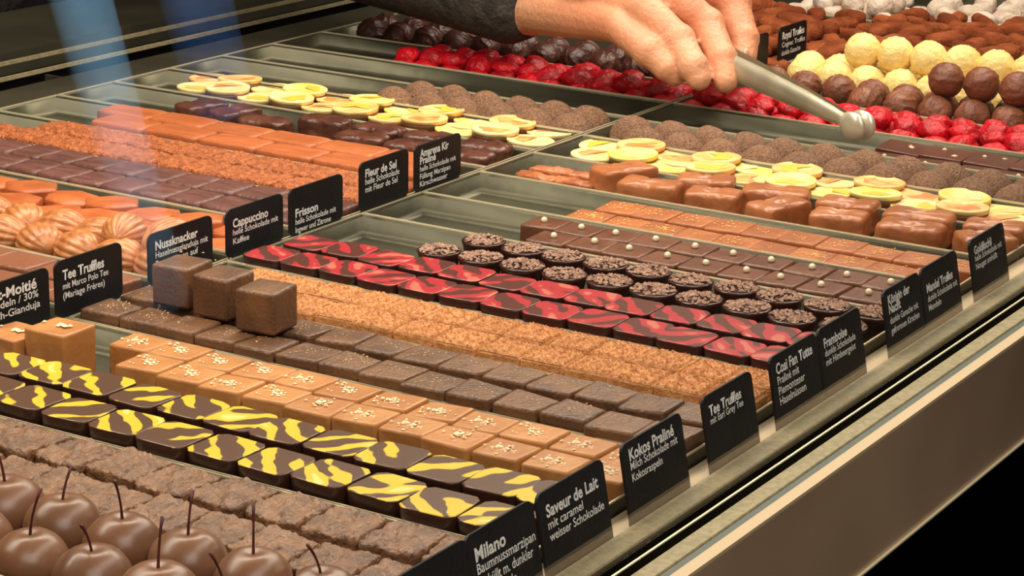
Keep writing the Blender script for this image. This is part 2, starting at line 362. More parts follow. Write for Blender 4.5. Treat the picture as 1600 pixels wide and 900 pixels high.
# ------------------------------------------------------------------ price cards
def text_mesh(s, bold):
    c = bpy.data.curves.new('t', 'FONT'); c.body = s; c.size = 1; c.extrude = 0; c.resolution_u = 3; c.offset = .028 if bold else .010
    o = bpy.data.objects.new('t', c); COL.objects.link(o)
    dg = bpy.context.evaluated_depsgraph_get(); me = bpy.data.meshes.new_from_object(o.evaluated_get(dg))
    bpy.data.objects.remove(o); bpy.data.curves.remove(c); return me
def card(x0, x1, y, ztop, lean, lines, label, zbot=-.0158, frac=1.0):
    w_ = x1-x0; h = (ztop-zbot)/math.cos(lean); r = .011
    bm = bmesh.new(); pts = []
    for cx_, cz_, a0 in ((w_-r, r, -90), (w_-r, h-r, 0), (r, h-r, 90), (r, r, 180)):
        for k in range(5):
            a = math.radians(a0+k*22.5); pts.append((cx_+r*math.cos(a), cz_+r*math.sin(a)))
    f = bm.faces.new([bm.verts.new((x, 0, z)) for x, z in pts])
    ex = bmesh.ops.extrude_face_region(bm, geom=[f]); 
    for v in ex['geom']:
        if isinstance(v, bmesh.types.BMVert): v.co.y += .0035
    bmesh.ops.recalc_face_normals(bm, faces=list(bm.faces))
    o = bpy.data.objects.new('price_card', None); COL.objects.link(o); finish('card_plate', bm, 'card', o, smooth=False); tag(o, label, 'price card', None)
    o.location = V(x0, y, zbot)*U; o.rotation_euler = (-lean, 0, 0)
    for (s, wf, v, hf, bold) in lines:      # text, width fraction, centre down from the top in visible heights, x-height box fraction
        me = text_mesh(s, bold); xs = [p.co.x for p in me.vertices]; ys = [p.co.y for p in me.vertices]
        bx0, bx1 = min(xs), max(xs); cap = .70
        sx = w_*wf/(bx1-bx0); sy = hf*1.08*.088/cap
        for p in me.vertices: p.co = Vector((((p.co.x-bx0)*sx+.10*w_)*U, -.0006*U, (h-v*.088+(p.co.y-cap/2)*sy)*U))
        me.materials.append(M['chalk']); t = bpy.data.objects.new('title_lettering' if bold else 'text_lettering', me); COL.objects.link(t); t.parent = o
    return o
A = .20
T, S = .125, .098
card(1.752, 1.879, 1.150, .086, A, [], 'blank-faced black card at the bottom edge, before the chocolate cherries')
card(1.876, 2.008, 1.150, .086, A, [('Milano', .44, .26, .15, 1), ('Baumnussmarzipan', .86, .43, .115, 0), ('umhüllt m. dunkler', .80, .60, .115, 0), ('Schokolade', .52, .77, .115, 0)], 'black price card lettered Milano, before the yellow-streaked squares')
card(2.016, 2.158, 1.150, .086, A, [('Saveur de Lait', .78, .25, .14, 1), ('mit caramel', .52, .42, .105, 0), ('weisser Schokolade', .82, .57, .105, 0)], 'black price card lettered Saveur de Lait')
card(2.200, 2.344, 1.150, .086, A, [('Kokos Praliné', .74, .17, .14, 1), ('Milch Schokolade mit', .78, .32, .10, 0), ('Kokosraspeln', .50, .47, .10, 0)], 'black price card lettered Kokos Praliné')
card(2.398, 2.531, 1.150, .086, A, [('Tee Truffles', .64, .22, .13, 1), ('mit Earl Grey Tee', .66, .36, .09, 0)], 'black price card lettered Tee Truffles mit Earl Grey Tee')
card(2.583, 2.721, 1.150, .086, A, [('Cosi Fan Tutte', .78, .20, .14, 1), ('Praliné mit', .46, .37, .11, 0), ('Piemonteser', .56, .52, .11, 0), ('Haselnüssen', .56, .67, .11, 0)], 'black price card lettered Cosi Fan Tutte, before the red-printed squares')
card(2.727, 2.863, 1.150, .086, A, [('Framboise', .54, .24, .13, 1), ('dunkle Schokolade', .72, .39, .10, 0), ('mit Himbeergeist', .70, .53, .10, 0)], 'black price card lettered Framboise')
card(2.943, 3.072, 1.150, .086, A, [('Königin der', .60, .17, .13, 1), ('Nacht', .32, .32, .13, 1), ('dunkle Ganache mit', .78, .50, .10, 0), ('gefrorenen Kirschen', .78, .66, .10, 0)], 'black price card lettered Königin der Nacht')
card(3.079, 3.217, 1.150, .086, A, [('Mandel Truffes', .72, .35, .13, 1), ('dunkle Schokolade mit', .82, .52, .10, 0), ('Mandeln', .34, .67, .10, 0)], 'black price card lettered Mandel Truffes, right beside the Königin card')
card(3.270, 3.414, 1.150, .086, A, [('Goldfischli', .50, .20, .13, 1), ('helle Schokolade mit', .78, .34, .10, 0), ('Nougat umhüllt', .62, .48, .10, 0)], 'black price card lettered Goldfischli, the rightmost of the front bay')
B = .01
yb = 2.1675
card(2.235, 2.377, yb, .083, B, [('Lait-Moitié', .72, .19, .15, 1), ('Mandeln / 30%', .74, .36, .11, 0), ('Milch-Gianduja', .76, .53, .11, 0)], 'black price card cut by the left edge of the picture', .0025)
card(2.390, 2.531, yb, .085, B, [('Tee Truffles', .62, .24, .15, 1), ('mit Marco Polo Tee', .68, .42, .10, 0), ('(Mariage Frères)', .62, .58, .10, 0)], 'black price card lettered Tee Truffles mit Marco Polo Tee', .0025)
card(2.590, 2.739, yb, .081, B, [('Nussknacker', .66, .22, .14, 1), ('Haselnussgianduja mit', .82, .38, .10, 0), ('Baumnüssen auf', .66, .53, .10, 0)], 'black price card lettered Nussknacker', .0025)
card(2.774, 2.917, yb, .079, B, [('Cappuccino', .62, .26, .14, 1), ('helle Schokolade mit', .80, .42, .10, 0), ('Kaffee', .28, .58, .10, 0)], 'black price card lettered Cappuccino', .0025)
card(2.934, 3.079, yb, .079, B, [('Frisson', .42, .46, .14, 1), ('helle Schokolade mit', .76, .62, .10, 0), ('Ingwer und Zitrone', .66, .77, .10, 0)], 'black price card lettered Frisson', .0025)
card(3.128, 3.271, yb, .085, B, [('Fleur de Sel', .64, .22, .14, 1), ('helle Schokolade', .70, .38, .11, 0), ('mit Fleur de Sel', .66, .53, .11, 0)], 'black price card lettered Fleur de Sel', .0025)
card(3.291, 3.436, yb, .083, B, [('Amarena Kir', .62, .16, .14, 1), ('Praliné', .34, .31, .13, 1), ('helle Schokolade mit', .78, .47, .10, 0), ('Füllung Marzipan', .66, .62, .10, 0), ('Kirschwasser', .60, .77, .10, 0)], 'black price card lettered Praliné, rightmost of the group along the middle edge', .0025)
card(4.550, 4.683, yb, .083, B, [('Truffes', .5, .3, .13, 1)], 'black price card half hidden behind the fingers of the hand', .0025)
card(4.738, 4.882, yb, .083, B, [('Royal Truffes', .80, .22, .17, 1), ('Cognac Truffes', .84, .45, .12, 0), ('dunkle Ganache', .68, .66, .12, 0)], 'small black price card between hand and cream coloured balls', .0025)

# ------------------------------------------------------------------ praline prototypes
def scatter(n, r, z, jz=.001, gauss=True):
    return [V(max(-.028, min(.028, random.gauss(0, r) if gauss else jr(r))), max(-.028, min(.028, random.gauss(0, r) if gauss else jr(r))), z+jr(jz)) for _ in range(n)]
P_car = []
for k in range(5):
    ox, oy = jr(.006), jr(.006)
    P_car.append(proto('caramel_square', slab_bm(.0575, .0665, .050, .004, jit=.002), 'caramel', [('salt_flakes', crumbs_bm([p+V(ox, oy, 0) for p in scatter(34, .0085, .0514)], .0012, .0030), 'salt', 'stuff', False)], smooth=None))
P_tall = proto('tall_caramel_cube', slab_bm(.066, .066, .078, .004, jit=.001), 'caramel', [('salt_flakes', crumbs_bm(scatter(9, .010, .0792), .002, .005), 'salt', 'stuff', False)], smooth=None)
P_dark = []
for k in range(5):
    P_dark.append(proto('dark_chocolate_cube', slab_bm(.0655, .0655, .050, .005, jit=.003), 'dark', [('pale_crumbs', crumbs_bm(scatter(26 if k else 60, .013, .0508), .0007, .0017), 'tan_crumb', 'stuff', False)], smooth=None))
P_bigdark = proto('large_dark_chocolate_cube', slab_bm(.062, .062, .060, .005, jit=.001), 'dark', [('pale_crumbs', crumbs_bm(scatter(7, .012, .0745), .0008, .002), 'tan_crumb', 'stuff', False)], smooth=None)
def rough_top_bm(s, z, n, amp, seed, sp=1.0):
    bm = bmesh.new(); g = [[None]*(n+1) for _ in range(n+1)]
    for i in range(n+1):
        for j in range(n+1):
            x, y = (i/n-.5)*s, (j/n-.5)*s; e = 0 if i in (0, n) or j in (0, n) else 1
            h = abs(noise.noise(V(x*170*sp+seed, y*170*sp, seed)))*amp*1.6+random.random()*amp*.6
            g[i][j] = bm.verts.new((x, y, z+(h+.0006)*e))
    for i in range(n):
        for j in range(n): bm.faces.new((g[i][j], g[i+1][j], g[i+1][j+1], g[i][j+1]))
    return bm
P_nou = [proto('nougat_square', slab_bm(.064, .066, .048, .003, jit=.001), 'nougat', [('crumb_topping', rough_top_bm(.062, .0478, 30, .0034, k*3.3, 2.4), 'nougat', None, False)], smooth=None) for k in range(4)]
def rugged(k):
    def f(q):
        if q.z > 0: q.z += .0052*abs(noise.noise(q*100+V(k, 0, 0)))+.0014*noise.noise(q*300)
        return q
    return f
P_coa = [proto('rough_milk_chocolate_square', blob_bm(.078, .075, .042, 24, 9, .0036, 46, k, rugged(k)), 'coarse') for k in range(5)]
def leaf_slab(s, z0, z1, bulge, taper, top_mat=True, n=6):
    """rounded-corner square with gently bulged sides; material slot 1 on the top sheet"""
    bm = bmesh.new(); out_ = []
    for k in range(4*n):
        a = 2*math.pi*(k+.5)/(4*n); c, si = math.cos(a), math.sin(a); e = 9.0+jr(.3)
        r = 1/((abs(c)**e+abs(si)**e)**(1/e)); out_.append(Vector((c*r*s/2, si*r*s/2, 0)))
    def ring(f, z): return [bm.verts.new((p.x*f, p.y*f, z+(0.0 if z < z1*.6 else bulge*(p.x*p.y)/(s*s/4)))) for p in out_]
    rs = [ring(taper*.97, z0), ring(taper, z0+.003), ring((taper+1)/2, (z0+z1)/2), ring(1, z1-.004), ring(1.0, z1-.001), ring(.96, z1)]
    for i, (a, b) in enumerate(zip(rs, rs[1:])):
        for k in range(len(out_)):
            f = bm.faces.new((a[k], a[(k+1) % len(out_)], b[(k+1) % len(out_)], b[k])); f.smooth = True; f.material_index = 1 if i >= 4 else 0
    f = bm.faces.new(rs[-1]); f.material_index = 1; f.smooth = False; bm.faces.new(rs[0][::-1])
    return bm
P_mil = [proto('yellow_streaked_square', leaf_slab(.0735, 0, .052, 0, .90), ['milano', 'milano_top'], smooth=None) for k in range(-1, 3)]
P_cos = [proto('red_printed_square', leaf_slab(.0715, 0, .050, 0, .90), ['cosi', 'cosi_top'], smooth=None) for k in range(-1, 3)]
def cup_bm():
    bm = bmesh.new(); n = 28; rs = []
    for r, z in ((.024, 0), (.026, .002), (.0335, .040), (.0355, .045), (.0335, .0465), (.030, .046)):
        rs.append([bm.verts.new((r*math.cos(2*math.pi*k/n), r*math.sin(2*math.pi*k/n), z)) for k in range(n)])
    for a, b in zip(rs, rs[1:]):
        for k in range(n): bm.faces.new((a[k], a[(k+1) % n], b[(k+1) % n], b[k]))
    bm.faces.new(rs[0][::-1]); bm.faces.new(rs[-1]); return bm
P_cup = []
for k in range(4):
    pts = []
    for _ in range(150):
        a, r = random.uniform(0, 6.28), .0325*math.sqrt(random.random()); pts.append(V(r*math.cos(a), r*math.sin(a), .047+.003*(1-(r/.033)**2)))
    P_cup.append(proto('round_chocolate_cup', cup_bm(), 'cup', [('crumb_topping', crumbs_bm(pts, .0018, .0040, .8), 'cupnut', 'stuff', False)]))
P_pea = [proto('pearl_topped_square', slab_bm(.0655, .0655, .036, .004, jit=.0012), 'pearl_slab', [('white_pearl', (lambda b: (bmesh.ops.translate(b, vec=(jr(.004), jr(.004), .0345), verts=b.verts), b)[1])(ball_bm(.0055, .0055, .0052, 12, 8)), 'pearl', None, True)], smooth=None) for k in range(4)]
P_gol = []
for k in range(5):
    P_gol.append(proto('gold_flecked_square', slab_bm(.067, .067, .036, .004, jit=.0012), 'gold', [('gold_flecks', crumbs_bm(scatter((5, 16, 34, 50, 22)[k], .013, .0368), .0009, .0023), 'fleck', 'stuff', False)], smooth=None))
def bow_shape(L, tw=.28, band=True):
    def f(q):
        t = q.y/(L/2); k = 1-tw*math.exp(-(t/.22)**2)
        if band: k += .10*math.exp(-((abs(t)-.05)/.035)**2)
        k *= 1-.12*max(0, abs(t)-.7)/.3
        q = Vector((q.x*k, q.y, q.z*(k*.5+.5)))
        q.z += .002*math.sin(q.x*260)*math.exp(-(t/.35)**2)
        return q
    return f
P_fud = [proto('toffee_bow_praline', blob_bm(.068, .118-.008*k, .054, 16, 9, .0020, 34, k, bow_shape(.118, .2)), 'fudge') for k in range(4)]
P_bow = [proto('dark_bow_praline', blob_bm(.062, .100, .046, 16, 8, .0035, 44, k+9, bow_shape(.105, .2)), 'bow') for k in range(4)]
P_dom = []
for k in range(4):
    def fd(p, k=k): return 1+.03*noise.noise(p*2+V(k, 0, 0))
    bm = bmesh.new(); bmesh.ops.create_uvsphere(bm, u_segments=28, v_segments=20, radius=1)
    bmesh.ops.delete(bm, geom=[v for v in bm.verts if v.co.z < -.02], context='VERTS')
    for v in bm.verts:
        p = v.co.copy(); rr = math.hypot(p.x, p.y); q = fd(p)
        v.co = Vector((p.x*.0395*q, p.y*.048*q, (max(0, p.z)**.9)*.059*q))
    bmesh.ops.holes_fill(bm, edges=[e for e in bm.edges if e.is_boundary])
    P_dom.append(proto('cocoa_sugar_dome', bm, 'dome'))
def disc_bm(r0, r1, z0, z1, n=32, bump=0):
    bm = bmesh.new(); rs = []
    for r, z in ((r0, z0), (r1, z1-.003), (r1, z1-.001), (r1*.95, z1), (r1*.86, z1-.0012)):
        rs.append([bm.verts.new((r*math.cos(2*math.pi*k/n), r*math.sin(2*math.pi*k/n), z)) for k in range(n)])
    for a, b in zip(rs, rs[1:]):
        for k in range(n): bm.faces.new((a[k], a[(k+1) % n], b[(k+1) % n], b[k]))
    bm.faces.new(rs[0][::-1]); bm.faces.new(rs[-1]); return bm
def segment_bm(r, z, a0, a1, seed):
    bm = bmesh.new(); c = bm.verts.new((0, 0, z+.0016)); n = 14; rim = []
    for k in range(n+1):
        a = a0+(a1-a0)*k/n; q = r*(.9+.1*math.sin(a*6+seed)); rim.append(bm.verts.new((q*math.cos(a), q*math.sin(a), z+.0003)))
    for k in range(n): bm.faces.new((c, rim[k], rim[k+1]))
    return bm
P_cit = []
for k, (m1, m2) in enumerate((('cit_a', 'pulp_y'), ('cit_c', 'pulp_o'), ('cit_b', 'pulp_y'), ('cit_a', 'cit_c'), ('cit_c', 'pulp_y'), ('cit_b', 'pulp_o'))):
    P_cit.append(proto('citrus_disc', disc_bm(.0450, .0460, .0225, .031), m1, [('chocolate_base', disc_bm(.039, .0448, 0, .0223), 'cit_base', None, True), ('fruit_segment', segment_bm(.033, .0300, k, k+2.2+k % 3*.9, k), m2, None, False)]))
def berry(k):
    def f(p): return 1+.16*noise.noise(p*1.8+V(k*5, 0, 0))+.06*noise.noise(p*5+V(k, 0, 0))+.05*abs(math.sin(3*math.atan2(p.y, p.x)+k))
    return ball_bm(.030, .036, .021, 22, 14, f)
P_red = [proto('red_glazed_sweet', berry(k), 'red') for k in range(6)]
def ribbed(k, r, depth, fr):
    ax = Vector((math.cos(k*1.3), math.sin(k*1.3), .5*math.sin(k))).normalized()
    def f(p):
        d = p.dot(ax)+.25*noise.noise(p*1.5+V(k, k, 0)); m = 1 if p.z > -.3 else .3
        return 1+depth*m*math.exp(-(math.sin(d*fr*.62)/.33)**2)-.03+.02*noise.noise(p*2+V(k, 0, 0))
    return ball_bm(r, r, r*.95, 60, 40, f)
P_mb = [proto('ribbed_milk_truffle', ribbed(k, .036, .07, 12), 'milkball') for k in range(5)]
P_db = [proto('ribbed_dark_truffle', ribbed(k, .036, .09, 11), 'darkball') for k in range(3)]
def curlball(k):
    def f(p):
        d = p.z*.9+p.x*.5*math.sin(k)+.2*noise.noise(p*2+V(k, 0, 0))-.15
        return 1+.13*math.exp(-(d/.06)**2)*(.6+.6*noise.noise(p*4+V(0, k, 0)))+.05*abs(math.sin(d*13))*(1 if d > 0 else 0)
    return ball_bm(.036, .036, .036, 40, 28, f)
P_cb = [proto('curl_edged_milk_truffle', curlball(k), 'milkball') for k in range(3)]
def spiky(k):
    def f(p): return 1+.09*abs(noise.noise(p*6+V(k*3, 0, 0)))+.06*abs(noise.noise(p*11+V(0, k, 0)))+random.uniform(-.012, .012)
    return ball_bm(.037, .037, .036, 36, 26, f)
P_cr = [proto('cream_coloured_truffle', spiky(k), 'cream') for k in range(4)]
P_coc = [proto('cocoa_dusted_truffle', blob_bm(.030+.005*(k % 3), .062+.018*(k % 4), .030+.003*(k % 2), 7, 2.8, .003, 32, k+20, flatbase=False), 'cocoa') for k in range(7)]
P_sno = [proto('sugar_dusted_truffle', blob_bm(.045, .06, .04, 7, 2.4, .004, 34, k+40, flatbase=False), 'snow') for k in range(4)]
P_fle = [proto('smooth_orange_brown_bar', blob_bm(.0735, .127, .046, 12, 12, .0014, 26, k+50), 'fleur') for k in range(4)]
P_fri = [proto('rough_orange_brown_square', blob_bm(.078, .0685, .042, 20, 10, .0028, 80, k+60, rugged(k+5)), 'frisson') for k in range(5)]
P_cap = [proto('mauve_brown_square', blob_bm(.078, .070, .044, 9, 10, .0016, 30, k+70), 'capp') for k in range(4)]
def hex_bm(L, W, h, k):
    bm = bmesh.new(); P = [(-L/2, 0), (-L*.2, -W/2), (L*.22, -W/2*.9), (L/2, .004), (L*.2, W/2), (-L*.22, W/2*.92)]
    pts = []
    for i in range(6):
        a, b = Vector(P[i]), Vector(P[(i+1) % 6])
        for t in (0, .33, .66): pts.append(a.lerp(b, t))
    def ring(f, z, dz=0): return [bm.verts.new((p.x*f, p.y*f, z)) for p in pts]
    rs = [ring(.9, 0), ring(1, .006), ring(1, h-.003), ring(.96, h), ring(.55, h+.0035)]
    for i, (a, b) in enumerate(zip(rs, rs[1:])):
        for j in range(len(pts)): f = bm.faces.new((a[j], a[(j+1) % len(pts)], b[(j+1) % len(pts)], b[j])); f.smooth = i > 1
    bm.faces.new(rs[-1]); bm.faces.new(rs[0][::-1]); return bm
P_nus = [proto('leaf_shaped_praline', hex_bm(.112, .080, .030, k), 'nuss', smooth=None) for k in range(2)]
def fan_bm(k):
    bm = bmesh.new(); bmesh.ops.create_uvsphere(bm, u_segments=96, v_segments=18, radius=1)
    for v in bm.verts:
        p = v.co.copy(); a = math.atan2(p.y, p.x); rr = math.hypot(p.x, p.y)
        kk = 1+.10*rr*(abs(math.sin(a*8+1.3*p.z+k))-.5)
        t = p.z; tip = 1+.22*max(0, t)**6
        v.co = Vector((p.x*kk*.037, t*tip*.043, p.y*kk*.033))       # pole axis lies along the tray
    zm = min(v.co.z for v in bm.verts)
    for v in bm.verts: v.co.z -= zm
    return bm
P_fan = [proto('fan_ridged_truffle', fan_bm(k), 'fan') for k in range(3)]
P_squ = [proto('plain_brown_square', slab_bm(.075, .080, .040, .005, jit=.0015), 'square', smooth=None) for k in range(3)]
P_bar = [proto('thin_nut_bar', slab_bm(.078, .088, .012, .002, jit=.0008), 'bar', [('chopped_nut', crumbs_bm([V(jr(.02), jr(.02), .0125) for _ in range(2)], .004, .006, .5), 'hazelnut', None, False)], smooth=None) for k in range(3)]
P_sha = [proto('flaky_toffee_shard', blob_bm(.035, .09, .014, 9, 3.0, .006, 40, k+80), 'shard') for k in range(4)]
def cherry_bm(k):
    def f(p):
        d = math.hypot(p.x, p.y)
        return 1-.16*math.exp(-(d/.28)**2)*(1 if p.z > 0 else .3)+.02*noise.noise(p*1.3+V(k*4, 0, 0))+.03*math.exp(-((p.x*math.cos(k)+p.y*math.sin(k))/.12)**2)*(p.z > 0)*d
    return ball_bm(.0445, .0445, .0385, 40, 26, f)
def stem_bm(k):
    bm = bmesh.new(); a = k*1.9; L = (.055, .062, .045, .06)[k % 4]; pts = []
    for i in range(7):
        t = i/6; pts.append(V(math.cos(a)*.016*t*t, math.sin(a)*.016*t*t, .060+L*t))
    tube_bm(bm, pts, [.0028, .0019, .0015, .0014, .0014, .0016, .0022], 7)
    return bm
P_che = [proto('chocolate_dipped_cherry', cherry_bm(k), 'cherry', [('stem', stem_bm(k), 'stem', None, True)]) for k in range(4)]

# ------------------------------------------------------------------ front bay
CH = [(1.828, 1.741), (1.825, 1.655), (1.822, 1.568), (1.826, 1.482), (1.826, 1.396), (1.735, 1.62), (1.738, 1.705), (1.735, 1.535), (1.738, 1.450), (1.738, 1.364), (1.826, 1.310), (1.738, 1.278), (1.828, 1.826), (1.740, 1.79)]
for k, (x, y) in enumerate(sorted(CH, key=lambda c: (round(c[0], 1) < 1.78, -c[1]))):
    far = x > 1.78; i = k if far else k-len([c for c in CH if c[0] > 1.78])
    spawn(P_che[k % 4], (x, y, FL), f'chocolate dipped cherry with stem, {ORD[i]} from the far end, {"upper right" if far else "lower left"} file', 'chocolate', 'chocolate dipped cherries', rz=jr(3), s=.965+jr(.03))
file_of(P_coa, 1.909, 1.275, .0765, 9, 'rough milk chocolate square', 'file beside the cherries', 'chocolate', 'rough milk chocolate squares', ja=.1)
file_of(P_coa, 2.002, 1.250, .0770, 10, 'rough milk chocolate square', 'file beside the yellow-streaked squares', 'chocolate', 'rough milk chocolate squares', ja=.1)
file_of(P_mil, 2.093, 1.262, .0755, 12, 'dark square with yellow streaks', 'file beside the rough squares', 'chocolate', 'yellow-streaked squares', ja=.06, quarter=True)
file_of(P_mil, 2.181, 1.240, .0745, 12, 'dark square with yellow streaks', 'file beside the caramels', 'chocolate', 'yellow-streaked squares', ja=.06, quarter=True)
file_of(P_car, 2.286, 1.232, .0683, 11, 'salt-flecked caramel square', 'file beside the yellow-streaked squares', 'chocolate', 'salted caramel squares')
file_of(P_car, 2.348, 1.232, .0683, 12, 'salt-flecked caramel square', 'file beside the dark cubes', 'chocolate', 'salted caramel squares')
spawn(P_tall, (2.275, 2.058, FL), 'tall caramel cube with large white salt grains, set apart at the far end', 'chocolate', None, rz=.04)
spawn(P_tall, (2.262, 2.126, FL), 'tall caramel cube cut by the left picture edge', 'chocolate', None, rz=-.06, s=(1, 1, .80))
file_of(P_dark, 2.448, 1.236, .0677, 14, 'dark chocolate cube with pale crumbs', 'file beside the caramels', 'chocolate', 'dark chocolate cubes')
file_of(P_dark, 2.532, 1.236, .0677, 14, 'dark chocolate cube with pale crumbs', 'file beside the nougat', 'chocolate', 'dark chocolate cubes')
zt = FL+.0525
for (x, y, r_), l in zip(((2.520, 2.048, .05), (2.510, 1.968, -.03), (2.492, 1.880, .08)), ('leftmost', 'middle one', 'rightmost')):
    spawn(P_bigdark, (x, y, zt), f'large glossy dark cube lying on the small dark cubes, {l} of three', 'chocolate', 'three large dark cubes', rz=r_)
file_of(P_nou, 2.625, 1.236, .0675, 13, 'tan nougat square with crumbly top', 'file beside the dark cubes', 'chocolate', 'nougat squares')
file_of(P_nou, 2.700, 1.236, .0675, 13, 'tan nougat square with crumbly top', 'file beside the red-printed squares', 'chocolate', 'nougat squares')
file_of(P_cos, 2.806, 1.252, .0715, 13, 'dark square with red printed top', 'file beside the nougat', 'chocolate', 'red-printed squares', ja=.07, quarter=True)
file_of(P_cos, 2.893, 1.238, .0715, 13, 'dark square with red printed top', 'file beside the round cups', 'chocolate', 'red-printed squares', ja=.07, quarter=True)
file_of(P_cup, 2.990, 1.246, .0750, 10, 'round dark cup with crumb top', 'file beside the red-printed squares', 'chocolate', 'round chocolate cups', ja=3)
file_of(P_cup, 3.073, 1.232, .0735, 10, 'round dark cup with crumb top', 'file beside the pearl squares', 'chocolate', 'round chocolate cups', ja=3)
file_of(P_pea, 3.190, 1.228, .0672, 10, 'milk chocolate square with white pearl', 'file beside the cups', 'chocolate', 'pearl-topped squares', ja=.05)
file_of(P_pea, 3.262, 1.220, .0672, 11, 'milk chocolate square with white pearl', 'file beside the gold-flecked squares', 'chocolate', 'pearl-topped squares', ja=.05)
file_of(P_gol, 3.341, 1.250, .0670, 10, 'gold-flecked milk square', 'file beside the pearl squares', 'chocolate', 'gold-flecked squares', ja=.04, jx=.001)
file_of(P_gol, 3.426, 1.236, .0670, 10, 'gold-flecked milk square', 'file beside the toffee bows', 'chocolate', 'gold-flecked squares', ja=.04)
FU = [(3.555, 1.855, .15), (3.625, 1.945, 1.1), (3.560, 1.735, .25), (3.640, 1.790, .35), (3.560, 1.612, 1.3), (3.640, 1.655, .3), (3.555, 1.500, .2), (3.637, 1.520, .1), (3.560, 1.375, .12), (3.637, 1.392, .15), (3.57, 1.250, .7), (3.645, 1.262, .2)]
for k, (x, y, r_) in enumerate(sorted(FU, key=lambda c: -c[1])):
    spawn(P_fud[k % 4], (x, y, FL), f'toffee coloured bow-shaped praline, {ORD[k]} from the far end of its tray', 'chocolate', 'toffee coloured bows', rz=r_)
for k in range(8):
    spawn(P_sha[k % 4], (3.545+.03*(k % 4)+jr(.004), 2.105-.075*(k//4)-.01*(k % 2), FL+.0125*(k % 2)), f'thin flaky toffee shard, {ORD[k]} of the loose pile at the empty tray end', 'chocolate', 'flaky toffee shards', rz=jr(.3))
def citrus(x, ys, where, zalt):
    for k, y in enumerate(ys):
        spawn(P_cit[random.randrange(6)], (x+jr(.004), y, FL+(.0115 if k % 2 else .0)), f'round citrus cream disc, {ORD[k]} from the near end, {where}', 'chocolate', 'citrus discs', rot=(jr(.05), jr(.05), random.uniform(0, 6.28)))
citrus(3.838, [1.31+.0795*k for k in range(11)], 'front bay, file beside the domes', 0)
citrus(3.762, [1.285+.0795*k for k in range(11)], 'front bay, file beside the toffee bows', 0)
citrus(3.868, [2.240+.0825*k for k in range(11)], 'rear bay, file beside the domes', 0)
citrus(3.785, [2.235+.0795*k for k in range(11)], 'rear bay, file beside the dark bows', 0)
file_of(P_dom, 3.985, 1.235, .0805, 12, 'brown sugared dome', 'front bay, file beside the nut bars', 'chocolate', 'cocoa sugar domes', ja=.5, jx=.006)
file_of(P_dom, 3.902, 1.235, .0820, 11, 'brown sugared dome', 'front bay, file beside the citrus discs', 'chocolate', 'cocoa sugar domes', ja=.5, jx=.004)
file_of(P_dom, 4.005, 2.232, .0785, 6, 'brown sugared dome', 'rear bay, file beside the empty tray', 'chocolate', 'cocoa sugar domes', ja=.5, jx=.004, ref='from the near end')
file_of(P_dom, 3.922, 2.225, .0825, 6, 'brown sugared dome', 'rear bay, file beside the citrus discs', 'chocolate', 'cocoa sugar domes', ja=.5, jx=.004, ref='from the near end')
k = 0
for y in (1.645, 1.555, 1.465, 1.375, 1.285):
    for x, dz in ((4.105, .008), (4.185, .016)):
        spawn(P_bar[k % 3], (x+jr(.003), y+jr(.004), FL+dz), f'thin dark bar with pale nut piece, {ORD[k]} from the end nearest the tongs', 'chocolate', 'thin nut bars', rot=(jr(.05), -.06, jr(.08)))
        k += 1
k = 0
def reds(y0, y1, where):
    for L, xs, st, z in (('lower', (4.275, 4.330, 4.385), .064, 0), ('upper', (4.300, 4.362), .061, .019)):
        for (x, fn) in zip(xs, ('near', 'middle', 'far') if L == 'lower' else ('near', 'far')):
            y = y0+(.028 if L == 'upper' else 0)+(.02 if fn == 'far' else 0); k = 0
            while y < y1:
                spawn(random.choice(P_red), (x+jr(.005), y+jr(.006), FL+z), f'glossy red sweet, {L} layer, {fn} file, {ORD[k]} from the near end, {where}', 'sweet', 'red glazed sweets, '+where, rot=(jr(.25) if z else 0, jr(.25) if z else 0, jr(3)), s=.92+jr(.1))
                y += st; k += 1
reds(1.235, 2.14, 'front bay'); reds(2.215, 2.87, 'rear bay')
MB = [1.235+.0755*k for k in range(12)]
file_of(P_mb, 4.492, 1.240, .0770, 9, 'milk chocolate truffle with ribs', 'lower layer beside the red sweets', 'chocolate', 'ribbed milk truffles', ja=3)
file_of(P_mb, 4.566, 1.262, .0760, 12, 'milk chocolate truffle with ribs', 'lower layer beside the cream balls', 'chocolate', 'ribbed milk truffles', ja=3)
for k, (x, y) in enumerate(((4.527, 1.697), (4.530, 1.622), (4.527, 1.545), (4.527, 1.47))):
    spawn(P_cb[k % 3], (x, y, FL+.058), f'milk truffle with curled edge on the upper layer, {ORD[k]} from the left', 'chocolate', 'upper milk truffles', rz=k*1.4)
file_of(P_cr, 4.665, 1.262, .0735, 12, 'rough cream coloured truffle', 'lower layer beside milk truffles', 'chocolate', 'cream coloured truffles', ja=3, jx=.004)
file_of(P_cr, 4.742, 1.285, .0735, 12, 'rough cream coloured truffle', 'lower layer beside cocoa truffles', 'chocolate', 'cream coloured truffles', ja=3, jx=.004)
for k, y in enumerate((1.955, 1.880, 1.805, 1.730, 1.655, 1.58, 1.505)):
    spawn(P_cr[k % 4], (4.703, y, FL+.058), f'large cream coloured truffle on the upper layer, {ORD[k]} from the left', 'chocolate', 'upper cream truffles', rz=k, s=1.04)
